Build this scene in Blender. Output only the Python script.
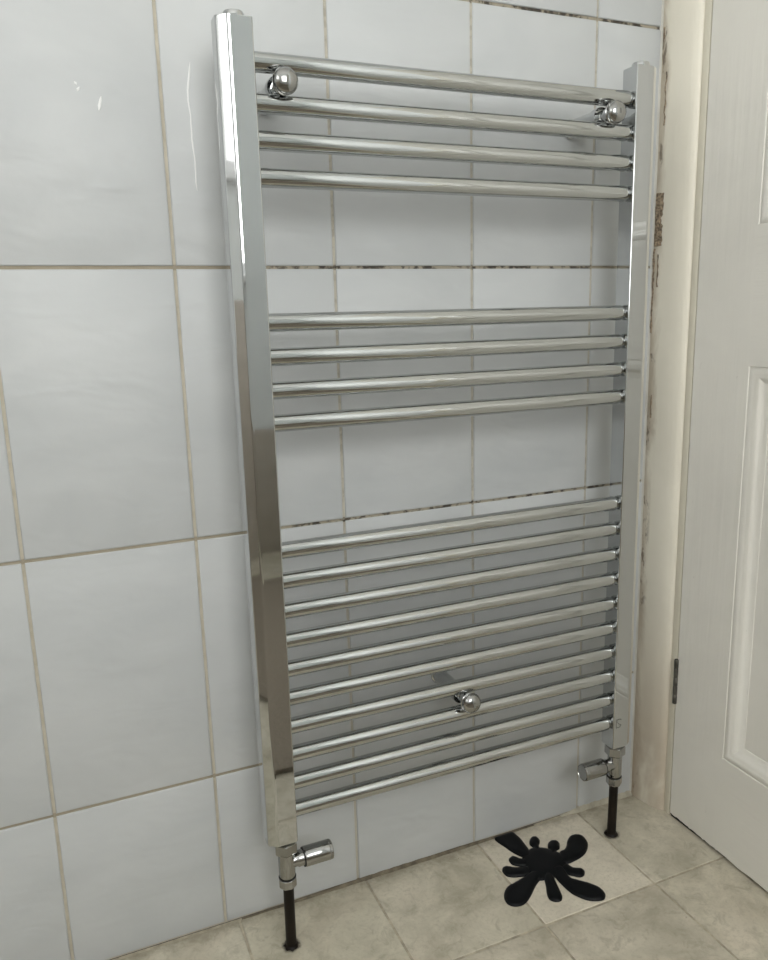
import bpy, bmesh, math, random
from mathutils import Vector, Matrix
from mathutils.geometry import delaunay_2d_cdt

random.seed(7)
for o in list(bpy.data.objects):
    bpy.data.objects.remove(o, do_unlink=True)
scene = bpy.context.scene
COL = scene.collection

# ------------------------------------------------------------------ camera
cam_d = bpy.data.cameras.new('camera')
cam = bpy.data.objects.new('camera', cam_d)
COL.objects.link(cam)
cam_d.sensor_fit = 'HORIZONTAL'
cam_d.sensor_width = 36.0
cam_d.lens = 782.57 / 768 * 36.0
cam_d.clip_start = 0.01
right = Vector((0.9185, -0.3945, -0.0266))
down = Vector((-0.1043, -0.1768, -0.9787))
fwd = Vector((0.3814, 0.9017, -0.2035))
M3 = Matrix((right, -down, -fwd)).transposed()
cam.matrix_world = Matrix.Translation((0.0489, -0.9716, 0.83)) @ M3.to_4x4()
scene.camera = cam

# ------------------------------------------------------------------ world and exposure
world = bpy.data.worlds.new('world')
scene.world = world
world.use_nodes = True
world.node_tree.nodes['Background'].inputs[0].default_value = (0.75, 0.85, 1.0, 1)
world.node_tree.nodes['Background'].inputs[1].default_value = 0.05
SIDE_STRENGTH = 3.2          # daylight on the frosted panes of the left wall window
FRONT_STRENGTH = 9.0          # light of the added, unseen window behind the camera
vs = scene.view_settings
vs.view_transform = 'Standard'
vs.look = 'None'
vs.gamma = 1.0
vs.use_curve_mapping = False
vs.exposure = 0.0

# ------------------------------------------------------------------ helpers
def finish(bm, angle=35, flat_width=None):
    flat = set()
    if flat_width:
        flat = {f for f in bm.faces if min(e.calc_length() for e in f.edges) > flat_width or len(f.verts) > 6}
    bmesh.ops.recalc_face_normals(bm, faces=bm.faces)
    lim = math.radians(angle)
    for f in bm.faces:
        f.smooth = f not in flat
    for e in bm.edges:
        if len(e.link_faces) == 2:
            e.smooth = e.calc_face_angle(0) < lim
        else:
            e.smooth = False

def mesh_of(name, bm, mat, angle=35, flat_width=None):
    finish(bm, angle, flat_width)
    me = bpy.data.meshes.new(name)
    bm.to_mesh(me)
    bm.free()
    if mat:
        me.materials.append(mat)
    return me

def link(name, me, parent=None, loc=(0, 0, 0), rot=(0, 0, 0)):
    o = bpy.data.objects.new(name, me)
    COL.objects.link(o)
    o.location = loc
    o.rotation_euler = rot
    if parent:
        o.parent = parent
    return o

def obj(name, bm, mat, parent=None, loc=(0, 0, 0), rot=(0, 0, 0), angle=35):
    return link(name, mesh_of(name, bm, mat, angle), parent, loc, rot)

def empty(name, loc=(0, 0, 0)):
    o = bpy.data.objects.new(name, None)
    COL.objects.link(o)
    o.location = loc
    o.empty_display_size = 0.05
    return o

def tag(o, label, cat, group=None):
    o['label'] = label
    o['category'] = cat
    if group:
        o['group'] = group
    return o

def structure(o, label=None):
    o['kind'] = 'structure'
    if label:
        o['label'] = label
    return o

def add_box(bm, lo, hi, bevel=0.0, seg=2):
    c = [(a + b) / 2 for a, b in zip(lo, hi)]
    s = [abs(b - a) for a, b in zip(lo, hi)]
    r = bmesh.ops.create_cube(bm, size=1.0, matrix=Matrix.Translation(c) @ Matrix.Diagonal((*s, 1)))
    if bevel:
        es = {e for v in r['verts'] for e in v.link_edges}
        bmesh.ops.bevel(bm, geom=list(es), offset=bevel, segments=seg, affect='EDGES', profile=0.5)

def box(lo, hi, bevel=0.0, seg=2):
    bm = bmesh.new()
    add_box(bm, lo, hi, bevel, seg)
    return bm

AX = {'z': Matrix.Identity(3),
      '-z': Matrix.Rotation(math.pi, 3, 'X'),
      'x': Matrix.Rotation(math.pi / 2, 3, 'Y'),
      '-x': Matrix.Rotation(-math.pi / 2, 3, 'Y'),
      '-y': Matrix.Rotation(math.pi / 2, 3, 'X')}

def add_lathe(bm, prof, axis='z', at=(0, 0, 0), seg=28, phase=0.0):
    """prof: list of (radius, distance along axis)."""
    m = AX[axis]
    rings = []
    for r, h in prof:
        if r < 1e-6:
            rings.append([bm.verts.new(m @ Vector((0, 0, h)) + Vector(at))])
        else:
            rings.append([bm.verts.new(m @ Vector((r * math.cos(2 * math.pi * k / seg + phase),
                                                   r * math.sin(2 * math.pi * k / seg + phase), h)) + Vector(at))
                          for k in range(seg)])
    for a, b in zip(rings, rings[1:]):
        for k in range(seg):
            k2 = (k + 1) % seg
            if len(a) == 1 and len(b) == 1:
                continue
            if len(a) == 1:
                bm.faces.new((a[0], b[k], b[k2]))
            elif len(b) == 1:
                bm.faces.new((a[k], a[k2], b[0]))
            else:
                bm.faces.new((a[k], a[k2], b[k2], b[k]))
    for ring in (rings[0], rings[-1]):
        if len(ring) > 1:
            bm.faces.new(ring)

def lathe(prof, axis='z', at=(0, 0, 0), seg=28, phase=0.0):
    bm = bmesh.new()
    add_lathe(bm, prof, axis, at, seg, phase)
    return bm

def prism_z(poly, z0, z1, bevel=0.0):
    """poly of (x, y), extruded in z."""
    bm = bmesh.new()
    a = [bm.verts.new((x, y, z0)) for x, y in poly]
    b = [bm.verts.new((x, y, z1)) for x, y in poly]
    n = len(poly)
    f0 = bm.faces.new(a)
    f1 = bm.faces.new(b)
    for k in range(n):
        bm.faces.new((a[k], a[(k + 1) % n], b[(k + 1) % n], b[k]))
    if bevel:
        es = list(set(f0.edges) | set(f1.edges))
        bmesh.ops.bevel(bm, geom=es, offset=bevel, segments=3, affect='EDGES', profile=0.5)
    return bm

def round_poly(pts, radii, seg=5):
    out = []
    n = len(pts)
    for i, p in enumerate(pts):
        p = Vector(p)
        a = (Vector(pts[i - 1]) - p).normalized()
        b = (Vector(pts[(i + 1) % n]) - p).normalized()
        r = radii[i]
        if r <= 0:
            out.append(tuple(p))
            continue
        p0, p1 = p + a * r, p + b * r
        for k in range(seg + 1):
            t = k / seg
            q = p0 * (1 - t) ** 2 + p * 2 * t * (1 - t) + p1 * t * t
            out.append(tuple(q))
    return out

# ------------------------------------------------------------------ materials
class Mat:
    def __init__(self, name, color=(0.8, 0.8, 0.8), rough=0.5, metal=0.0, spec=0.5):
        self.m = bpy.data.materials.new(name)
        self.m.use_nodes = True
        self.nt = self.m.node_tree
        self.b = self.nt.nodes['Principled BSDF']
        self.b.inputs['Base Color'].default_value = (*color, 1)
        self.b.inputs['Roughness'].default_value = rough
        self.b.inputs['Metallic'].default_value = metal
        self.b.inputs['Specular IOR Level'].default_value = spec
        self._pos = None

    def n(self, t, **kw):
        nd = self.nt.nodes.new(t)
        for k, v in kw.items():
            setattr(nd, k, v)
        return nd

    def l(self, a, b):
        self.nt.links.new(a, b)

    @property
    def pos(self):
        if self._pos is None:
            self._pos = self.n('ShaderNodeNewGeometry').outputs['Position']
        return self._pos

    def scaled(self, sc):
        mp = self.n('ShaderNodeMapping')
        mp.inputs['Scale'].default_value = sc
        self.l(self.pos, mp.inputs['Vector'])
        return mp.outputs[0]

    def noise(self, scale=5, detail=4, rough=0.55, dist=0.0, sc=(1, 1, 1)):
        nd = self.n('ShaderNodeTexNoise')
        nd.inputs['Scale'].default_value = scale
        nd.inputs['Detail'].default_value = detail
        nd.inputs['Roughness'].default_value = rough
        nd.inputs['Distortion'].default_value = dist
        self.l(self.scaled(sc), nd.inputs['Vector'])
        return nd.outputs['Fac']

    def ramp(self, fac, stops):
        r = self.n('ShaderNodeValToRGB')
        e = r.color_ramp.elements
        while len(e) < len(stops):
            e.new(0.5)
        for el, (p, c) in zip(e, stops):
            el.position = p
            if not isinstance(c, tuple):
                c = (c, c, c)
            el.color = (*c, 1)
        self.l(fac, r.inputs['Fac'])
        return r.outputs['Color']

    def mix(self, fac, a, b, mode='MIX'):
        m = self.n('ShaderNodeMix', data_type='RGBA', blend_type=mode)
        for s, v in ((m.inputs['Factor'], fac), (m.inputs['A'], a), (m.inputs['B'], b)):
            if isinstance(v, (int, float)):
                s.default_value = v
            elif isinstance(v, tuple):
                s.default_value = (*v, 1)
            else:
                self.l(v, s)
        return m.outputs['Result']

    def math(self, op, a, b=0.0, c=0.0):
        m = self.n('ShaderNodeMath', operation=op)
        for s, v in zip(m.inputs, (a, b, c)):
            if isinstance(v, (int, float)):
                s.default_value = v
            else:
                self.l(v, s)
        return m.outputs[0]

    def xyz(self):
        s = self.n('ShaderNodeSeparateXYZ')
        self.l(self.pos, s.inputs[0])
        return s.outputs

    def smooth(self, v, a, b):
        m = self.n('ShaderNodeMapRange', interpolation_type='SMOOTHSTEP')
        self.l(v, m.inputs['Value'])
        m.inputs['From Min'].default_value = a
        m.inputs['From Max'].default_value = b
        return m.outputs[0]

    def color(self, c):
        self.l(c, self.b.inputs['Base Color'])

    def bump(self, h, strength=0.2, dist=0.002):
        bp = self.n('ShaderNodeBump')
        bp.inputs['Strength'].default_value = strength
        bp.inputs['Distance'].default_value = dist
        self.l(h, bp.inputs['Height'])
        self.l(bp.outputs[0], self.b.inputs['Normal'])

PITCH_X, PITCH_Z, ROW0 = 0.2, 0.33215, 1.22605     # wall tile grid
CORNER = 0.914                                      # where the tiled wall meets the door wall

def tile_material():
    m = Mat('glazed_wall_tile', rough=0.40, spec=0.25)
    cloud = m.noise(6, 3, 0.5, 0.6, (1, 1, 1.8))
    base = m.ramp(cloud, [(0.3, (0.490, 0.508, 0.512)), (0.7, (0.550, 0.565, 0.566))])
    info = m.n('ShaderNodeObjectInfo')
    base = m.mix(m.math('MULTIPLY', info.outputs['Random'], 0.10), base, (0.49, 0.50, 0.50))
    speck = m.smooth(m.noise(60, 5, 0.65), 0.70, 0.76)
    base = m.mix(m.math('MULTIPLY', speck, 0.25), base, (0.45, 0.46, 0.45))
    m.color(base)
    h = m.math('ADD', m.noise(11, 2, 0.5, 0.4, (1, 1, 2.2)), m.math('MULTIPLY', m.noise(45, 3, 0.6), 0.08))
    m.bump(h, 0.6, 0.004)
    return m.m

def grout_material():
    m = Mat('tile_grout', rough=0.85, spec=0.2)
    x, y, z = m.xyz()
    base = m.ramp(m.noise(40, 4), [(0.3, (0.43, 0.395, 0.315)), (0.7, (0.55, 0.51, 0.42))])
    base = m.mix(m.math('MULTIPLY', m.smooth(x, 0.25, 0.45), 0.6), base, (0.50, 0.48, 0.42))
    # horizontal joints: distance to nearest row line
    t = m.math('DIVIDE', m.math('SUBTRACT', z, ROW0), PITCH_Z)
    d = m.math('MULTIPLY', m.math('ABSOLUTE', m.math('SUBTRACT', t, m.math('ROUND', t))), PITCH_Z)
    horiz = m.math('SUBTRACT', 1.0, m.smooth(d, 0.002, 0.004))
    base = m.mix(m.math('MULTIPLY', horiz, 0.6), base, (0.24, 0.205, 0.14))
    # black mould specks in the joints behind and right of the radiator
    mould = m.smooth(m.noise(55, 5, 0.7), 0.47, 0.58)
    zone = m.math('MULTIPLY', m.smooth(x, 0.22, 0.36), m.smooth(z, 0.35, 0.5))
    base = m.mix(m.math('MULTIPLY', m.math('MULTIPLY', mould, zone), m.math('ADD', m.math('MULTIPLY', horiz, 0.7), 0.2)),
                 base, (0.035, 0.03, 0.025))
    m.color(base)
    m.bump(m.noise(300, 3), 0.4, 0.001)
    return m.m

def floor_tile_material():
    m = Mat('stone_look_floor_tile', rough=0.55, spec=0.35)
    big = m.noise(14, 6, 0.65, 0.5)
    base = m.ramp(big, [(0.32, (0.41, 0.375, 0.29)), (0.48, (0.54, 0.50, 0.40)), (0.66, (0.66, 0.61, 0.50))])
    patch = m.smooth(m.noise(38, 6, 0.7, 0.8), 0.50, 0.66)
    base = m.mix(m.math('MULTIPLY', patch, 0.5), base, (0.33, 0.30, 0.225))
    pink = m.smooth(m.noise(9, 3, 0.5), 0.50, 0.68)
    base = m.mix(m.math('MULTIPLY', pink, 0.25), base, (0.60, 0.52, 0.42))
    info = m.n('ShaderNodeObjectInfo')
    base = m.mix(1.0, base, info.outputs['Color'], 'MULTIPLY')
    base = m.mix(info.outputs['Alpha'], base, (0.68, 0.63, 0.53))
    base = m.mix(m.math('MULTIPLY', m.smooth(m.noise(170, 5, 0.75), 0.48, 0.64), 0.35), base, (0.40, 0.365, 0.28))
    speck = m.smooth(m.noise(120, 4, 0.7), 0.70, 0.74)
    base = m.mix(m.math('MULTIPLY', speck, 0.7), base, (0.07, 0.06, 0.045))
    # grime rings where the two pipes come up and along the foot of the walls
    x, y, z = m.xyz()
    nz = m.noise(70, 5, 0.7)
    for px, py in ((0.2726, -0.077), (0.8116, -0.074)):
        dx = m.math('SUBTRACT', x, px)
        dy = m.math('SUBTRACT', y, py)
        dd = m.math('SQRT', m.math('ADD', m.math('MULTIPLY', dx, dx), m.math('MULTIPLY', dy, dy)))
        k = m.math('SUBTRACT', 1.0, m.smooth(m.math('SUBTRACT', dd, m.math('MULTIPLY', nz, 0.016)), 0.001, 0.007))
        base = m.mix(m.math('MULTIPLY', k, 0.85), base, (0.05, 0.04, 0.028))
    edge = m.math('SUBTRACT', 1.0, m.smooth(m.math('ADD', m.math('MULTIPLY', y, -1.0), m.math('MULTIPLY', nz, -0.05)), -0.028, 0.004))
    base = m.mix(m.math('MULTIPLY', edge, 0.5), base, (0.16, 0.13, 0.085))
    m.color(base)
    m.bump(m.math('ADD', big, m.math('MULTIPLY', m.noise(150, 4), 0.15)), 0.25, 0.003)
    return m.m

def paint_material(name, c, vertical=True, dirt=0.25, edge=None):
    m = Mat(name, c, rough=0.42, spec=0.4)
    big = m.noise(5, 4, 0.6, 0.3)
    base = m.ramp(big, [(0.3, tuple(v * 0.94 for v in c)), (0.7, tuple(min(1, v * 1.03) for v in c))])
    speck = m.smooth(m.noise(48, 5, 0.7, 0.4, (1, 1, 0.6)), 0.68, 0.76)
    base = m.mix(m.math('MULTIPLY', speck, dirt), base, (0.25, 0.20, 0.14))
    if edge:
        x, y, z = m.xyz()
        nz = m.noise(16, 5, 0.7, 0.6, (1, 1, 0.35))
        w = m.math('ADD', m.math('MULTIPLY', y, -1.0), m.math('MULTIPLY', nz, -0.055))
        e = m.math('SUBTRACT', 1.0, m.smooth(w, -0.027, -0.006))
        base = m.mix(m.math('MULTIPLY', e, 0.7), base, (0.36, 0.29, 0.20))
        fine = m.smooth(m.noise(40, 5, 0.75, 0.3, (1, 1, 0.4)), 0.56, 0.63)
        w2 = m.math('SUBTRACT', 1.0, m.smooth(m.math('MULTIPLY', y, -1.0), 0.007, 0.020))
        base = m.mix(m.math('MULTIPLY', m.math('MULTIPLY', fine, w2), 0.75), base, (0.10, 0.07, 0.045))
        # brown water stain low down on the moulding, its own blotchy outline
        st = m.smooth(m.noise(9, 4, 0.6, 0.5, (1, 1, 0.5)), 0.40, 0.62)
        low = m.math('SUBTRACT', 1.0, m.smooth(z, 0.05, 0.42))
        base = m.mix(m.math('MULTIPLY', m.math('MULTIPLY', st, low), 0.6), base, (0.38, 0.29, 0.20))
    m.color(base)
    grain = m.noise(60, 5, 0.65, 0.2, (1, 1, 0.045) if vertical else (1, 0.045, 1))
    m.bump(m.math('ADD', grain, m.math('MULTIPLY', m.noise(30, 3), 0.3)), 0.45, 0.0022)
    return m.m

def plain(name, c, rough=0.5, metal=0.0, spec=0.5, var=0.08, scale=30, bump=0.0):
    m = Mat(name, c, rough, metal, spec)
    lo = tuple(v * (1 - var) for v in c)
    hi = tuple(min(1, v * (1 + var)) for v in c)
    f = m.noise(scale, 4)
    m.color(m.ramp(f, [(0.3, lo), (0.7, hi)]))
    if bump:
        m.bump(f, bump, 0.002)
    return m.m

def chrome_material(name, c, rough):
    m = Mat(name, c, rough, 1.0)
    sm = m.noise(22, 5, 0.6, 0.5)
    r = m.n('ShaderNodeMapRange')
    m.l(sm, r.inputs['Value'])
    r.inputs['From Min'].default_value = 0.35
    r.inputs['From Max'].default_value = 0.75
    r.inputs['To Min'].default_value = rough * 0.75
    r.inputs['To Max'].default_value = rough * 1.7
    m.l(r.outputs[0], m.b.inputs['Roughness'])
    m.bump(m.noise(9, 2), 0.03, 0.004)
    return m.m

def emit(name, c, s):
    m = bpy.data.materials.new(name)
    m.use_nodes = True
    nt = m.node_tree
    nt.nodes.clear()
    e = nt.nodes.new('ShaderNodeEmission')
    e.inputs[0].default_value = (*c, 1)
    e.inputs[1].default_value = s
    o = nt.nodes.new('ShaderNodeOutputMaterial')
    nt.links.new(e.outputs[0], o.inputs[0])
    return m

MT = dict(
    tile=tile_material(), grout=grout_material(), floor=floor_tile_material(),
    bed=plain('floor_joint', (0.42, 0.375, 0.285), 0.9, var=0.35, scale=60),
    door=paint_material('old_gloss_door_paint', (0.82, 0.80, 0.735)),
    doorh=paint_material('old_gloss_door_paint_across', (0.82, 0.80, 0.735), vertical=False),
    arch=paint_material('stained_architrave_paint', (0.80, 0.76, 0.65), dirt=0.4, edge=True),
    jamb=paint_material('door_jamb_paint', (0.74, 0.70, 0.58), dirt=0.6),
    wall=plain('painted_plaster', (0.80, 0.82, 0.81), 0.7, var=0.03, scale=4),
    wallf=plain('white_painted_plaster', (0.82, 0.85, 0.85), 0.7, var=0.02, scale=4),
    ceiling=plain('white_ceiling', (0.88, 0.88, 0.86), 0.8, var=0.02, scale=4),
    added_dado=plain('added_brown_board', (0.46, 0.41, 0.35), 0.5, var=0.1, scale=9),
    chrome=chrome_material('chrome', (0.56, 0.57, 0.57), 0.035),
    chromebar=chrome_material('chrome_bar', (0.53, 0.54, 0.53), 0.055),
    chromev=chrome_material('chrome_valve', (0.38, 0.38, 0.37), 0.12),
    dark=plain('dark_seam', (0.015, 0.014, 0.012), 0.7),
    pipe=plain('dark_brown_pipe', (0.010, 0.007, 0.0045), 0.5, spec=0.2, var=0.4, scale=40),
    black=plain('black_rubber', (0.0025, 0.003, 0.004), 0.40, spec=0.18, var=0.2, scale=40, bump=0.05),
    hinge=plain('tarnished_hinge_steel', (0.12, 0.115, 0.10), 0.5, 0.6, var=0.5, scale=90),
    bare=plain('bare_crumbling_plaster', (0.27, 0.21, 0.145), 0.95, var=0.75, scale=260, bump=0.8),
    drip=plain('white_paint_drip', (0.78, 0.79, 0.78), 0.4, var=0.02),
    caulk=plain('white_sealant', (0.50, 0.49, 0.44), 0.6, var=0.12, scale=25),
    frame=plain('white_window_frame', (0.8, 0.8, 0.8), 0.4, var=0.02),
    filler=plain('dirty_filler', (0.16, 0.135, 0.095), 0.9, var=0.4, scale=60, bump=0.4),
    filler2=plain('grey_floor_filler', (0.42, 0.39, 0.31), 0.9, var=0.2, scale=40, bump=0.3),
    added_rug=plain('added_mat_pile', (0.25, 0.215, 0.17), 0.95, spec=0.1, var=0.2, scale=200, bump=0.6),
    mark=plain('engraved_mark', (0.20, 0.20, 0.18), 0.6, 0.3),
    pane=emit('frosted_daylight_pane', (1.0, 1.0, 0.985), SIDE_STRENGTH),
    frontpane=emit('added_front_pane', (1.0, 1.0, 0.985), FRONT_STRENGTH),
)

# ------------------------------------------------------------------ the room shell
XL, YB, ZC = -1.25, -1.95, 2.35
XR = 0.945

wall_back = structure(obj('wall_back', box((XL, 0.0022, 0), (1.10, 0.10, ZC)), MT['grout']),
                      'tiled wall of large pale grey glazed tiles behind the chrome radiator')

def tile_mesh(w, h):
    """tile centred on x and z, front face at y=0, soft pillowed edge"""
    bm = bmesh.new()
    rings = []
    for inset, y in ((0, 0.006), (0, 0.0016), (0.0007, 0.0005), (0.0020, 0.0), ):
        a, b = w / 2 - inset, h / 2 - inset
        rings.append([bm.verts.new(p) for p in ((-a, y, -b), (a, y, -b), (a, y, b), (-a, y, b))])
    for p, q in zip(rings, rings[1:]):
        for k in range(4):
            bm.faces.new((p[k], p[(k + 1) % 4], q[(k + 1) % 4], q[k]))
    bm.faces.new(rings[-1])
    return mesh_of('tile', bm, MT['tile'], 60)

JOINT = 0.0038
_tiles = {}
def tile_between(x0, x1, z0, z1):
    w, h = round(x1 - x0, 4), round(z1 - z0, 4)
    if (w, h) not in _tiles:
        _tiles[(w, h)] = tile_mesh(w, h)
    o = link('tile', _tiles[(w, h)], wall_back, ((x0 + x1) / 2, random.uniform(-0.0004, 0.0003), (z0 + z1) / 2))
    o.rotation_euler = (random.uniform(-.0012, .0012), 0, random.uniform(-.0012, .0012))
    return o

xs = [XL] + [PITCH_X * k for k in range(-6, 5)] + [CORNER + 0.0015 + JOINT / 2]
zs = [0.0] + sorted(ROW0 - PITCH_Z * k for k in range(-3, 4)) + [ZC]
for i in range(len(xs) - 1):
    for k in range(len(zs) - 1):
        if xs[i + 1] - xs[i] < 0.01:
            continue
        z0 = zs[k] + (JOINT / 2 if k else 0.003)
        tile_between(xs[i] + JOINT / 2, xs[i + 1] - JOINT / 2, z0, zs[k + 1] - JOINT / 2)

def stroke(name, pts, width, parent, mat, thick=0.0006, base=0.0):
    """thin raised streak on the tiled wall; pts of (x, z)"""
    bm = bmesh.new()
    n = len(pts)
    rows = []
    for i, (x, z) in enumerate(pts):
        a = Vector(pts[max(0, i - 1)])
        b = Vector(pts[min(n - 1, i + 1)])
        t = (b - a).normalized()
        nn = Vector((-t.y, t.x))
        w = width * (0.25 if i in (0, n - 1) else random.uniform(0.8, 1.2)) / 2
        p, q = Vector((x, z)) + nn * w, Vector((x, z)) - nn * w
        rows.append([bm.verts.new((p.x, base, p.y)), bm.verts.new((x, base - thick, z)), bm.verts.new((q.x, base, q.y))])
    for r, s in zip(rows, rows[1:]):
        bm.faces.new((r[0], r[1], s[1], s[0]))
        bm.faces.new((r[1], r[2], s[2], s[1]))
    return obj(name, bm, mat, parent, angle=80)

BASE = -0.0004
stroke('paint_drip', [(0.2349, 1.1195), (0.2338, 1.112), (0.2318, 1.100), (0.2298, 1.089), (0.2295, 1.078), (0.2312, 1.062),
                      (0.2308, 1.036), (0.2325, 1.012), (0.2319, 0.990), (0.2327, 0.980)], 0.0020, wall_back, MT['drip'], base=BASE)
stroke('paint_drip', [(0.1352, 1.0755), (0.1342, 1.072), (0.1325, 1.0655), (0.1315, 1.061)], 0.0034, wall_back, MT['drip'], base=BASE)
stroke('paint_drip', [(0.1088, 1.0885), (0.1100, 1.087), (0.1110, 1.0855)], 0.0026, wall_back, MT['drip'], base=BASE)
stroke('paint_drip', [(0.1135, 1.0835), (0.1120, 1.081), (0.1112, 1.079)], 0.0030, wall_back, MT['drip'], base=BASE)

floor = structure(obj('floor', box((XL, YB, -0.05), (1.3, 0.0022, -0.0008)), MT['bed']),
                  'bathroom floor of square beige mottled stone-look tiles')
FP, FX, FY = 0.1925, 0.2185, 0.001
_ft = {}
def floor_tile(x0, x1, y0, y1):
    w, h = round(x1 - x0, 4), round(y1 - y0, 4)
    if (w, h) not in _ft:
        bm = bmesh.new()
        rings = []
        for inset, z in ((0, -0.005), (0, -0.0006), (0.0008, -0.0001), (0.0018, 0.0)):
            a, b = w / 2 - inset, h / 2 - inset
            rings.append([bm.verts.new(p) for p in ((-a, -b, z), (a, -b, z), (a, b, z), (-a, b, z))])
        for p, q in zip(rings, rings[1:]):
            for k in range(4):
                bm.faces.new((p[k], p[(k + 1) % 4], q[(k + 1) % 4], q[k]))
        bm.faces.new(rings[-1])
        _ft[(w, h)] = mesh_of('floor_tile', bm, MT['floor'], 60)
    o = link('floor_tile', _ft[(w, h)], floor, ((x0 + x1) / 2, (y0 + y1) / 2, 0))
    v = random.uniform(0.93, 1.04)
    o.color = (v, v * random.uniform(0.985, 1.01), v * random.uniform(0.97, 1.01), 0.0)
    return o
FJ = 0.0036
fx = [XL] + [FX + FP * k for k in range(-7, 4)] + [1.10]
fy = [FY - 0.002] + [FY - FP * k for k in range(1, 11)] + [YB]
for i in range(len(fx) - 1):
    for k in range(len(fy) - 1):
        if fx[i + 1] - fx[i] < 0.01 or fy[k] - fy[k + 1] < 0.01:
            continue
        t = floor_tile(fx[i] + FJ / 2, fx[i + 1] - FJ / 2, fy[k + 1] + FJ / 2, fy[k] - FJ / 2)
        if abs(fx[i] - (FX + 2 * FP)) < 0.01 and k == 0:
            t.color = (1.12, 1.1, 1.08, 0.55)          # the cleaner, paler tile under the splat
        if abs(fx[i] - (FX + 3 * FP)) < 0.01 and k == 0:
            t.color = (0.93, 0.93, 0.92, 0.0)

structure(obj('ceiling', box((XL - .12, YB - .12, ZC), (1.10, 0.1, ZC + 0.1)), MT['ceiling']))

# a window: wall mesh with an opening, frame, sill and lit frosted panes
def wall_with_window(wall_name, win_name, lo, hi, u0, u1, z0, z1, axis, mat, label, inward, wall_mat):
    """lo, hi: wall box; axis: 0 when the wall runs along x, 1 along y; inward: sign of the room side"""
    d = 1 - axis
    def bx(a0, a1, c0, c1, w0, w1):
        p, q = [0, 0, c0], [0, 0, c1]
        p[axis], q[axis], p[d], q[d] = a0, a1, w0, w1
        return tuple(p), tuple(q)
    bm = bmesh.new()
    for a0, a1, c0, c1 in ((lo[axis], hi[axis], lo[2], z0), (lo[axis], hi[axis], z1, hi[2]), (lo[axis], u0, z0, z1), (u1, hi[axis], z0, z1)):
        add_box(bm, *bx(a0, a1, c0, c1, lo[d], hi[d]))
    structure(obj(wall_name, bm, wall_mat))
    face = hi[d] if inward > 0 else lo[d]
    root = [0, 0, z0]
    root[axis], root[d] = (u0 + u1) / 2, face
    w = structure(empty(win_name, root), label)
    def part(name, args, m, bev):
        o = obj(name, box(*bx(*args), bev), m)
        o.parent = w
        o.matrix_parent_inverse = Matrix.Translation(root).inverted()
    f0, f1 = sorted((face - inward * 0.08, face - inward * 0.02))
    um = (u0 + u1) / 2
    for a0, a1, c0, c1 in ((u0, u1, z0, z0 + .05), (u0, u1, z1 - .05, z1), (u0, u0 + .05, z0 + .05, z1 - .05),
                           (u1 - .05, u1, z0 + .05, z1 - .05), (um - .025, um + .025, z0 + .05, z1 - .05)):
        part('window_frame', (a0, a1, c0, c1, f0, f1), MT['frame'], 0.004)
    s0, s1 = sorted((face - inward * 0.02, face + inward * 0.05))
    part('window_sill', (u0 - .03, u1 + .03, z0 - .025, z0, s0, s1), MT['frame'], 0.004)
    p0, p1 = sorted((face - inward * 0.055, face - inward * 0.047))
    for a0, a1 in ((u0 + .05, um - .025), (um + .025, u1 - .05)):
        part('pane', (a0, a1, z0 + .05, z1 - .05, p0, p1), mat, 0)

wall_with_window('wall_left', 'window_1', (XL - .12, YB, 0), (XL, 0.002, ZC), -1.75, -0.55, 1.30, 2.25, 1, MT['pane'],
                 'frosted bathroom window in the left wall', 1, MT['wall'])
wall_with_window('wall_front', 'added_window_3', (XL - .12, YB - .12, 0), (1.10, YB, ZC), -0.40, 0.62, 0.98, 2.00, 0, MT['frontpane'],
                 'added wide frosted window behind the camera, unseen, for frontal light', 1, MT['wallf'])  # unseen window added to light the tiled wall from the front

# brown boarding added low on unseen walls, darkening chrome reflections and bounce
structure(obj('trim_1', box((XL + 0.01, YB, 0), (0.94, YB + 0.03, 0.45), 0.004), MT['added_dado']))
structure(obj('trim_7', box((XL, YB + 0.03, 0), (XL + 0.03, 0.0, 0.90), 0.004), MT['added_dado']))

# door wall: a narrow nib beside the tiles, the piece over the door, the rest beyond it
DY1, DY0, DZ1 = -0.0776, -0.8392, 1.985            # door edges
bm = bmesh.new()
add_box(bm, (XR, -0.062, 0), (1.10, 0.0022, ZC))
add_box(bm, (XR, DY0 - 0.016, DZ1 + 0.016), (1.10, -0.062, ZC))
add_box(bm, (XR, YB, 0), (1.10, DY0 - 0.016, ZC))
structure(obj('wall_right', bm, MT['wall']))

arch_prof = [(0.9600, 0.0), (0.9138, 0.0), (0.9133, -0.006), (0.9138, -0.014), (0.9152, -0.026), (0.9175, -0.038),
             (0.9205, -0.049), (0.9232, -0.0555), (0.9262, -0.0600), (0.9300, -0.0625), (0.9600, -0.0625)]
arch = structure(obj('trim_2', prism_z(arch_prof, 0.0005, DZ1 + 0.06), MT['arch'], angle=50),
                 'cream painted architrave moulding with brown stains beside the door')
mir = [(x, DY0 + DY1 - y) for x, y in arch_prof]
structure(obj('trim_3', prism_z(mir, 0.0005, DZ1 + 0.06), MT['jamb'], angle=50))
structure(obj('trim_4', box((0.918, DY0 - 0.075, DZ1 + 0.012), (0.96, -0.0, DZ1 + 0.075), 0.004), MT['jamb']))
bm = bmesh.new()
add_box(bm, (0.9302, -0.0752, 0.0005), (1.00, -0.0626, DZ1 + 0.012), 0.0012)
add_box(bm, (0.970, -0.095, 0.0005), (1.00, -0.0753, DZ1 + 0.012))
add_box(bm, (0.9302, DY0 - 0.015, 0.0005), (1.00, DY0 - 0.002, DZ1 + 0.012), 0.0012)
add_box(bm, (0.9302, DY0 - 0.015, DZ1 + 0.002), (1.00, -0.0626, DZ1 + 0.012), 0.0012)
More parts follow.
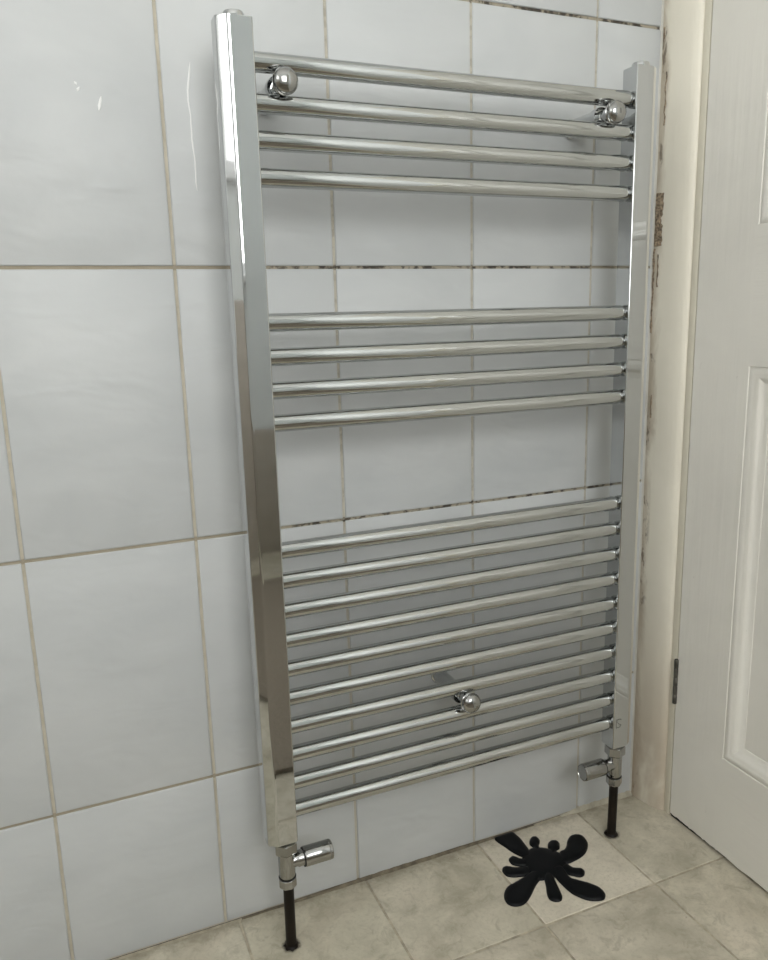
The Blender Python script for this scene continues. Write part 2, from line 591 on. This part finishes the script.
structure(obj('trim_5', bm, MT['jamb']), 'narrow cream painted door jamb')
structure(obj('trim_6', prism_z([(CORNER - 0.0045, 0.0012), (CORNER + 0.002, 0.0012), (CORNER + 0.002, -0.0022), (CORNER - 0.0012, -0.0016)],
                                0.001, DZ1 + 0.06), MT['caulk'], angle=80), 'thin off-white sealant bead in the tiled corner')

# crumbling bare strips where paint has come off the moulding edge
def face_point(s, lift):
    """s metres along the architrave face from the corner"""
    pts = arch_prof[1:]
    for a, b in zip(pts, pts[1:]):
        a, b = Vector(a), Vector(b)
        L = (b - a).length
        if s <= L:
            t = (b - a) / L
            p = a + t * s
            return p.x - lift, p.y
        s -= L
    return pts[-1]
def peel(spec, seed):
    rnd = random.Random(seed)
    bm = bmesh.new()
    prev = None
    for z, s0, s1 in spec:
        a = s0 + rnd.uniform(-.0007, .0007)
        b = s1 + rnd.uniform(-.0012, .0012)
        row = []
        for k in range(5):
            s = max(0.0, a + (b - a) * k / 4)
            lift = 0.0 if k in (0, 4) else rnd.uniform(0.0003, 0.0016)
            x, y = face_point(s, lift + 0.0003)
            row.append(bm.verts.new((x, y, z + rnd.uniform(-.001, .001))))
        if prev:
            for k in range(4):
                bm.faces.new((prev[k], prev[k + 1], row[k + 1], row[k]))
        prev = row
    o = obj('peeled_patch', bm, MT['bare'], arch, angle=10)
    o['label'] = 'brown crumbling patch of lost paint'
    return o
peel([(1.000 - 0.004 * k, 0.0003, 0.0175 - (0.003 if 8 < k < 12 else 0)) for k in range(20)], 1)
peel([(0.920 - 0.005 * k, 0.0002, 0.0050) for k in range(26)], 2)
peel([(0.912 - 0.006 * k, 0.0105, 0.0125) for k in range(9)], 3)
peel([(0.700 - 0.006 * k, 0.009, 0.0115) for k in range(7)], 4)
peel([(1.165 - 0.006 * k, 0.0118 + 0.001 * math.sin(k * 1.3), 0.0130 + 0.001 * math.sin(k * 1.3)) for k in range(13)], 6)
peel([(1.225 - 0.004 * k, 0.0045, 0.0065) for k in range(5)], 5)

# ------------------------------------------------------------------ door
door = structure(empty('door_1', (0.93, DY1, 0.0)), 'old white painted panel door with embossed grain')
DX0, DX1 = 0.930, 0.965
def dpart(name, bm, mat, parent=None, angle=35):
    o = obj(name, bm, mat, angle=angle)
    o.parent = parent or door
    if parent is None:
        o.matrix_parent_inverse = Matrix.Translation(-door.location)
    return o
ST = 0.1030
PY = [(DY1 - ST, DY1 - ST - 0.225), (DY0 + ST + 0.225, DY0 + ST)]
PZ = [(0.163, 0.752), (0.936, 1.50), (1.60, 1.875)]
ZB = 0.0058
bv = 0.0014
# foot of the hinge stile slightly ragged: paint flaked off the bottom edge
def ragged_box(lo, hi, seed):
    bm = box(lo, hi)
    r = random.Random(seed)
    bmesh.ops.subdivide_edges(bm, edges=[e for e in bm.edges if abs(e.verts[0].co.z - e.verts[1].co.z) < 1e-5 and
                                         e.verts[0].co.z < lo[2] + .004 and abs(e.verts[0].co.y - e.verts[1].co.y) > .03], cuts=24)
    for v in bm.verts:
        if v.co.z < lo[2] + 0.004 and v.co.x < lo[0] + 0.004:
            v.co.z += r.uniform(-0.0006, 0.0014)
            v.co.x += r.uniform(-0.0002, 0.0005)
    return bm
dpart('stile', ragged_box((DX0, DY1 - ST, ZB), (DX1, DY1, DZ1), 3), MT['door'], angle=50)
dpart('stile', box((DX0, DY0, ZB), (DX1, DY0 + ST, DZ1)), MT['door'])
zr = [(ZB, PZ[0][0]), (PZ[0][1], PZ[1][0]), (PZ[1][1], PZ[2][0]), (PZ[2][1], DZ1)]
for i, (a, b) in enumerate(zr):
    lo, hi = (DX0, DY0 + ST, a), (DX1, DY1 - ST, b)
    dpart('rail', ragged_box(lo, hi, 5) if i == 0 else box(lo, hi), MT['doorh'], angle=50)
for a, b in PZ:
    dpart('mullion', box((DX0, PY[1][0], a), (DX1, PY[0][1], b)), MT['door'])
def panel(y0, y1, z0, z1):
    # moulding: rings stepping inwards (inset from the opening, depth behind the door face)
    prof = [(0.0, 0.0000), (0.0012, 0.0012), (0.0030, 0.0004), (0.0060, -0.0002), (0.0095, 0.0000), (0.0110, 0.0012), (0.0125, 0.0014),
            (0.0145, 0.0020), (0.0185, 0.0048), (0.0250, 0.0086), (0.030, 0.0100), (0.0305, 0.0114)]
    def ring(bm, inset, d):
        a, b, c, e = y0 - inset, y1 + inset, z0 + inset, z1 - inset
        return [bm.verts.new((DX0 + d, p, q)) for p, q in ((a, c), (b, c), (b, e), (a, e))]
    bm = bmesh.new()
    rs = [ring(bm, *p) for p in prof]
    for p, q in zip(rs, rs[1:]):
        for k in range(4):
            bm.faces.new((p[k], p[(k + 1) % 4], q[(k + 1) % 4], q[k]))
    mo = dpart('moulding', bm, MT['door'], angle=40)
    i = 0.0305
    bm = bmesh.new()
    add_box(bm, (DX0 + 0.0108, y1 + i - .004, z0 + i - .004), (DX1 - 0.006, y0 - i + .004, z1 - i + .004))
    dpart('panel', bm, MT['door'])
for y0, y1 in PY:
    for z0, z1 in PZ:
        panel(y0, y1, z0, z1)

structure(obj('trim_9', box((0.9335, -0.0790, 0.0012), (0.968, -0.0751, DZ1)), MT['dark']), 'dark strip standing for shadow and dirt in the gap between jamb and door')  # dark strip puts the gap's shadow and dirt into colour
structure(obj('trim_8', box((0.9325, DY0, -0.0008), (1.10, DY1, 0.0012)), MT['dark']), 'dark strip painting the shade under the door')  # floor below the door coloured dark to stand for its shade

def hinge(z0, z1):
    bm = bmesh.new()
    n = 5
    L = (z1 - z0) / n
    for k in range(n):
        add_lathe(bm, [(0.0, 0), (0.0030, 0.0002), (0.0036, 0.0012), (0.0036, L - 0.0014), (0.0030, L - 0.0004), (0, L - .0002)], 'z',
                  (0.9285, -0.0762, z0 + k * L), 12)
    h = dpart('hinge', bm, MT['hinge'])
    h['label'] = 'dark tarnished butt hinge knuckle'
    b2 = box((0.9296, -0.0752, z0 + .002), (0.9312, -0.0690, z1 - .002))
    o = obj('hinge_leaf', b2, MT['jamb'])
    o.parent = h
hinge(0.204, 0.281)
hinge(1.62, 1.697)
bm = bmesh.new()
add_lathe(bm, [(0.0, 0.0), (0.024, 0.0), (0.024, 0.004), (0.010, 0.006), (0.009, 0.022), (0.020, 0.030), (0.025, 0.042), (0.020, 0.054), (0, 0.058)], '-x',
          (DX0, DY0 + 0.06, 0.99), 24)
dpart('door_knob', bm, MT['chrome'])

door.rotation_euler = (0, 0, math.radians(-2.0))       # standing very slightly ajar

# ------------------------------------------------------------------ radiator
RYC, RF, RB = -0.083, -0.0972, -0.0690             # bar axis, rail front, rail back
LIN, RIN = 0.2845, 0.7890                          # inner faces of the two rails
Z0, Z1 = 0.1690, 1.1405
rad = tag(empty('towel_radiator', ((LIN + RIN) / 2, RYC, 0.0)),
          'tall ladder towel radiator of polished chrome fixed to the tiled wall', 'radiator')
def rpart(name, bm, mat, parent=None, angle=35):
    o = obj(name, bm, mat, angle=angle)
    o.parent = parent or rad
    if parent is None:                 # parts carry world coordinates, so their own sub-parts need no offset
        o.matrix_parent_inverse = Matrix.Translation(-rad.location)
    return o

def rail(inner, sgn):
    # plan profile from the inner face outwards (sgn = outward direction along x)
    pts = [(inner, RB), (inner, RF), (inner + sgn * 0.0265, RF), (inner + sgn * 0.0382, RF + 0.0078), (inner + sgn * 0.0382, RB)]
    poly = round_poly(pts, [0.0014, 0.0016, 0.0022, 0.0016, 0.0014], 4)
    bm = prism_z(poly, Z0, Z1)
    es = [e for e in bm.edges if abs(e.verts[0].co.z - e.verts[1].co.z) < 1e-6]
    bmesh.ops.bevel(bm, geom=es, offset=0.0010, segments=2, affect='EDGES', profile=0.5)
    r = link('side_rail', mesh_of('side_rail', bm, MT['chrome'], 60, 0.004), rad)
    r.matrix_parent_inverse = Matrix.Translation(-rad.location)
    cx = inner + sgn * 0.0170
    rpart('end_plug', lathe([(0.0, -0.001), (0.0115, -0.001), (0.0115, 0.0042), (0.0104, 0.0064), (0.007, 0.0078), (0.0, 0.0082)],
                            'z', (cx, RYC, Z1), 24), MT['chrome'], r)
    rpart('socket', lathe([(0.0112, 0.0005), (0.0112, -0.0018), (0.0085, -0.0018), (0.0085, -0.004), (0, -0.004)], 'z', (cx, RYC, Z0), 24), MT['dark'], r)
    return r
railL = rail(LIN, -1)
railR = rail(RIN, 1)
# small engraved maker's squiggle low on the right rail
bm = bmesh.new()
ex, ez = 0.7990, 0.2105
def seg2(bm, pts, w):
    for a, b in zip(pts, pts[1:]):
        a, b = Vector(a), Vector(b)
        t = (b - a).normalized() * w * .6
        n = Vector((-t.y, t.x)).normalized() * w / 2
        q = [a - t + n, b + t + n, b + t - n, a - t - n]
        f = [bm.verts.new((ex + p.x, RF - 0.0003, ez + p.y)) for p in q]
        g = [bm.verts.new((ex + p.x, RF + 0.0004, ez + p.y)) for p in q]
        bm.faces.new(f)
        for k in range(4):
            bm.faces.new((f[k], f[(k + 1) % 4], g[(k + 1) % 4], g[k]))
S = [(.004 * math.cos(a), .0042 + .0030 * math.sin(a)) for a in [0.4 + .6 * k for k in range(7)]]
S2 = [(-.0035, .0005), (0, -.0008), (.0038, -.003), (.002, -.0062), (-.0015, -.0068), (-.0042, -.005)]
seg2(bm, S + S2[1:], 0.0011)
seg2(bm, [(-.0045, .0072), (-.0052, -.002), (-.0042, -.0075)], 0.0009)
e = rpart('emblem', bm, MT['mark'], railR)
e['label'] = 'small engraved squiggle mark'

BAR_Z = [1.1012, 1.0600, 1.0222, 0.9837, 0.8273, 0.7883, 0.7497, 0.7115,
         0.5565, 0.5181, 0.4794, 0.4408, 0.4024, 0.3637, 0.3247, 0.2856, 0.2465, 0.2073]
BR = 0.0104
bar_me = None
L = RIN - LIN
neck = [(0.0075, -0.001), (0.0075, 0.0012), (0.0092, 0.0022), (0.0101, 0.0036), (BR, 0.0056)]
prof = [(BR, -0.003)] + [(BR, L * k / 8) for k in range(1, 8)] + [(r, L - h) for r, h in reversed(neck)]
bar_me = mesh_of('bar', lathe(prof, 'x', (0, 0, 0), 32), MT['chromebar'], 50)
for z in BAR_Z:
    link('bar', bar_me, rad, (LIN - rad.location.x, 0, z))

def bracket(x, z):
    b = rpart('wall_bracket', lathe([(0.0, 0.0), (0.0125, 0.0), (0.0132, 0.003), (0.0122, 0.0045), (0.0108, 0.006), (0.0108, 0.052),
                                     (0.0128, 0.060), (0.0135, 0.0655), (0.0128, 0.0705), (0.0, 0.0705)], '-y', (x, 0, z), 28), MT['chrome'])
    rpart('screw_shank', lathe([(0.0080, 0.069), (0.0080, 0.074), (0.0068, 0.075), (0.0068, 0.080), (0.0080, 0.081), (0.0080, 0.093)], '-y', (x, 0, z), 20), MT['chrome'], b)
    # jaw: plate hugging the two bars from the front
    rpart('clamp_jaw', lathe([(0.0, 0.0855), (0.0086, 0.0855), (0.0088, 0.0905), (0.0132, 0.0925), (0.0138, 0.0945), (0.0122, 0.0965), (0.0, 0.0965)],
                             '-y', (x, 0, z), 28), MT['chrome'], b)
    rpart('dome_cap', lathe([(0.0128, 0.0962), (0.0142, 0.0970), (0.0143, 0.0990), (0.0136, 0.1015), (0.0118, 0.1042), (0.0090, 0.1062),
                             (0.0055, 0.1076), (0.0, 0.1082)], '-y', (x, 0, z), 28), MT['chromev'], b)
    rpart('screw_slot', box((x - 0.0012, -0.1088, z - 0.0030), (x + 0.0012, -0.1068, z + 0.0030)), MT['mark'], b)
bracket(0.3162, 1.0808)
bracket(0.7560, 1.0802)
bracket(0.5400, 0.3048)

# ------------------------------------------------------------------ valves and pipes
def valve(x, sgn, label):
    t = tag(empty('radiator_valve', (x, RYC, 0.09)), label, 'valve', 'valves under the radiator')
    def vp(name, bm, mat, parent=None, angle=35):
        o = obj(name, bm, mat, angle=angle)
        o.parent = parent or t
        if parent is None:
            o.matrix_parent_inverse = Matrix.Translation(-t.location)
        return o
    at = (x, RYC, 0)
    vp('union_nut', lathe([(0.0, 0.1662), (0.0115, 0.1662), (0.0142, 0.1652), (0.0158, 0.1640), (0.0158, 0.1515), (0.0138, 0.1490), (0.0, 0.1490)], 'z', at, 6, 0.35), MT['chromev'], angle=20)
    vp('tail', lathe([(0.0088, 0.1700), (0.0088, 0.165)], 'z', at, 20), MT['dark'])
    vp('body', lathe([(0.0, 0.1530), (0.0105, 0.1530), (0.0110, 0.1500), (0.0110, 0.1180), (0.0104, 0.1120), (0.0098, 0.1105), (0, 0.1105)], 'z', at, 28), MT['chromev'])
    n = vp('compression_nut', lathe([(0.0, 0.1120), (0.0108, 0.1120), (0.0122, 0.1108), (0.0122, 0.1010), (0.0114, 0.0990), (0.0100, 0.0975), (0.0, 0.0975)], 'z', at, 8, 0.2), MT['chromev'], angle=20)
    vp('ring', lathe([(0.0117, 0.1126), (0.0117, 0.1118)], 'z', at, 24), MT['dark'], n)
    ax = 'x' if sgn > 0 else '-x'
    c = (x, RYC, 0.1335)
    vp('neck', lathe([(0.0, 0.0), (0.0092, 0.0), (0.0092, 0.0130), (0.0104, 0.0150), (0.0104, 0.0225), (0, 0.0225)], ax, c, 28), MT['chromev'])
    cap = vp('cap', lathe([(0.0, 0.0235), (0.0124, 0.0235), (0.0130, 0.0245), (0.0130, 0.0595), (0.0126, 0.0615), (0.0115, 0.0622),
                           (0.0110, 0.0612), (0.0, 0.0610)], ax, c, 36), MT['chromev'])
    vp('seam', lathe([(0.0126, 0.0224), (0.0126, 0.0236)], ax, c, 28), MT['dark'], cap)
    vp('rim_line', lathe([(0.01315, 0.0575), (0.01315, 0.0582)], ax, c, 36), MT['mark'], cap)
    return t
valve(0.2712, 1, 'chrome valve under the left rail with cap pointing right')
valve(0.8052, -1, 'chrome valve under the right rail with cap pointing left')
def leaning_pipe(lx, ly):
    bm = lathe([(0.0070, 0.0), (0.0070, 0.0975)], 'z', (0, 0, 0), 24)
    for v in bm.verts:
        if v.co.z > 0.05:
            v.co.x -= lx
            v.co.y -= ly
    return bm
for x, lx, ly, label in ((0.2716, 0.001, 0.006, 'dark brown pipe rising from floor under the left radiator valve'),
                 (0.8056, 0.006, 0.009, 'dark brown pipe rising from floor beside the door, under the right valve')):
    p = obj('supply_pipe', leaning_pipe(lx, ly), MT['pipe'], loc=(x + lx, RYC + ly, 0.0))
    tag(p, label, 'pipe', 'radiator pipes')
    bm = bmesh.new()
    r = random.Random(int(x * 1000))
    ring = [bm.verts.new((math.cos(a) * q, math.sin(a) * q, 0.0004)) for a, q in
            [(2 * math.pi * k / 18, 0.0098 + r.uniform(-.0012, .0022)) for k in range(18)]]
    top = [bm.verts.new((math.cos(2 * math.pi * k / 18) * .0076, math.sin(2 * math.pi * k / 18) * .0076, 0.0035 + r.uniform(-.001, .002))) for k in range(18)]
    for k in range(18):
        bm.faces.new((ring[k], ring[(k + 1) % 18], top[(k + 1) % 18], top[k]))
    obj('sealing_ring', bm, MT['pipe'], p, angle=80)

# ------------------------------------------------------------------ black splat mat
ARMS = [
 [(-40, 84), (-9, 86), (-3, 70), (-4, 50), (-7, 30), (-16, 16), (-26, 29), (-32, 42), (-36, 57)],
 [(24, -5), (34, 11), (44, 13), (53, 19), (61, 28), (73, 36), (84, 35), (91, 27), (88, 11), (76, -3), (62, -11), (44, -15), (28, -15)],
 [(-47, 30), (-41, 34), (-35, 33), (-29, 24), (-21, 18), (-29, 6), (-40, 11), (-48, 19)],
 [(-69, 13), (-64, 19), (-57, 19), (-48, 11), (-28, 3), (-37, -11), (-53, -9), (-66, -3), (-70, 4)],
 [(-28, -7), (-17, -8), (-21, -22), (-41, -35), (-60, -50), (-76, -59), (-90, -58), (-98, -50), (-97, -38), (-90, -27), (-79, -19), (-63, -16), (-45, -12)],
 [(-13, -10), (0, -12), (-9, -39), (-15, -59), (-19, -70), (-26, -76), (-34, -74), (-39, -67), (-36, -56), (-27, -40)],
 [(0, -12), (18, -17), (15, -41), (22, -52), (33, -64), (41, -77), (41, -90), (35, -98), (27, -100), (13, -94), (4, -84), (-3, -70), (-5, -52), (-5, -33)],
 [(16, -20), (28, -15), (32, -27), (42, -33), (43, -40), (37, -47), (29, -48), (23, -43), (16, -35)],
 [(3, 39), (2, 44), (4, 50), (9, 56), (15, 60), (21, 59), (23, 56), (23, 49), (19, 43), (14, 38), (9, 27), (-1, 28)],
 [(23, 22), (24, 28), (29, 35), (35, 39), (41, 39), (46, 36), (47, 30), (44, 24), (39, 18), (32, 16), (24, 7), (16, 12)],
]
BODY = [(-10, 38), (3, 40), (19, 33), (31, 19), (38, 3), (31, -15), (16, -24), (-1, -35), (-14, -33), (-32, -30), (-37, -11), (-34, 12), (-26, 29)]

def smooth_loop(pts, sub=4):
    out = []
    n = len(pts)
    P = [Vector(p) for p in pts]
    for i in range(n):
        p0, p1, p2, p3 = P[i - 1], P[i], P[(i + 1) % n], P[(i + 2) % n]
        for k in range(sub):
            t = k / sub
            out.append(0.5 * ((2 * p1) + (p2 - p0) * t + (2 * p0 - 5 * p1 + 4 * p2 - p3) * t * t + (3 * p1 - p0 - 3 * p2 + p3) * t ** 3))
    return out

def inside(p, poly):
    c = False
    n = len(poly)
    for i in range(n):
        a, b = poly[i], poly[i - 1]
        if (a.y > p.y) != (b.y > p.y) and p.x < (b.x - a.x) * (p.y - a.y) / (b.y - a.y) + a.x:
            c = not c
    return c

def seg_dist(p, a, b):
    ab = b - a
    t = max(0, min(1, (p - a).dot(ab) / max(ab.length_squared, 1e-12)))
    return (p - a - ab * t).length

def lobe(pts, height, rim, step=2.2, maxy=None):
    """domed rubber lobe from a plan outline in millimetres"""
    loop = smooth_loop(pts)
    if maxy is not None:
        for p in loop:
            p.y = min(p.y, maxy)
    n = len(loop)
    pts2 = list(loop)
    x0, x1 = min(p.x for p in loop), max(p.x for p in loop)
    y0, y1 = min(p.y for p in loop), max(p.y for p in loop)
    y = y0
    row = 0
    while y < y1:
        x = x0 + (step / 2 if row % 2 else 0)
        while x < x1:
            p = Vector((x, y))
            if inside(p, loop) and min(seg_dist(p, loop[i], loop[i - 1]) for i in range(n)) > step * 0.45:
                pts2.append(p)
            x += step
        y += step * 0.87
        row += 1
    vs_, es_, fs_, *_ = delaunay_2d_cdt(pts2, [(i, (i + 1) % n) for i in range(n)], [], 1, 1e-4)
    bm = bmesh.new()
    top = []
    for v in vs_:
        d = min(seg_dist(v, loop[i], loop[i - 1]) for i in range(n))
        t = min(1.0, d / rim)
        h = 1.2 + (height - 1.2) * math.sqrt(max(0.0, 1 - (1 - t) ** 2))
        top.append(bm.verts.new((v.x / 1000, v.y / 1000, h / 1000)))
    for f in fs_:
        bm.faces.new([top[i] for i in f])
    bm.normal_update()
    border = [e for e in bm.edges if len(e.link_faces) == 1]
    ret = bmesh.ops.extrude_edge_only(bm, edges=border)
    for v in ret['geom']:
        if isinstance(v, bmesh.types.BMVert):
            v.co.z = 0.0002
    return bm

SPL = (0.6752, -0.0873, 0.0)
splat = tag(empty('splat_mat', SPL), 'black rubber splat-shaped mat with rounded arms lying on the floor tile', 'mat')
obj('body', lobe([(x * 0.93, y * 0.93) for x, y in BODY], 5.2, 20), MT['black'], splat, angle=60)
for i, a in enumerate(ARMS):
    obj('splash_arm', lobe(a, 4.8 if i not in (8, 9) else 5.0, 9, maxy=85.0), MT['black'], splat, angle=60)

# ------------------------------------------------------------------ dirty filler bead along the foot of the tiles
def bead(x0, x1, hmax, dmax, seed, ramp):
    bm = bmesh.new()
    rnd = random.Random(seed)
    prev = None
    n = 60
    for k in range(n + 1):
        x = x0 + (x1 - x0) * k / n
        t = ramp(k / n)
        h = 0.0006 + hmax * t * rnd.uniform(0.8, 1.1)
        d = 0.0016 + dmax * t * rnd.uniform(0.7, 1.15)
        row = [bm.verts.new((x, 0.001, h)), bm.verts.new((x, -0.0012, h)), bm.verts.new((x, -d, 0.0008)), bm.verts.new((x, -d - .0006, -0.0004))]
        if prev:
            for i in range(3):
                bm.faces.new((prev[i], prev[i + 1], row[i + 1], row[i]))
        prev = row
    return bm
bm = bead(0.765, 0.913, 0.0065, 0.004, 5, lambda t: min(1.0, t * 4))
fb = obj('filler_bead', bm, MT['filler2'], floor, angle=80)
fb['label'] = 'greyish filler between floor and tiles in the corner'
bm = bead(0.222, 0.712, 0.0040, 0.0026, 11, lambda t: math.sin(math.pi * t) ** 2)
fb = obj('filler_bead', bm, MT['filler'], floor, angle=80)
fb['label'] = 'uneven dirty beige filler where floor meets tiles'

# ------------------------------------------------------------------ brown floor covering added out of frame to darken chrome reflections and bounce
mat = tag(empty('added_floor_rug', (0.25, -1.10, 0.0)), 'added brown floor covering, unseen, darkening the chrome reflections', 'added_rug')
bm = prism_z(round_poly([(-1.3, -.5), (.6, -.5), (.6, .58), (-1.3, .58)], [.05] * 4), 0.0005, 0.010, 0.003)
obj('pile', bm, MT['added_rug'], mat)
bm = bmesh.new()
pl = round_poly([(-1.28, -.48), (.58, -.48), (.58, .56), (-1.28, .56)], [.05] * 4)
pi_ = round_poly([(-1.26, -.46), (.56, -.46), (.56, .54), (-1.26, .54)], [.05] * 4)
A = [bm.verts.new((x, y, 0.0101)) for x, y in pl]
B2 = [bm.verts.new((x, y, 0.0101)) for x, y in pi_]
T = [bm.verts.new(((a.co.x + b.co.x) / 2, (a.co.y + b.co.y) / 2, 0.0125)) for a, b in zip(A, B2)]
for k in range(len(A)):
    j = (k + 1) % len(A)
    bm.faces.new((A[k], A[j], T[j], T[k]))
    bm.faces.new((T[k], T[j], B2[j], B2[k]))
obj('border', bm, MT['added_rug'], mat)
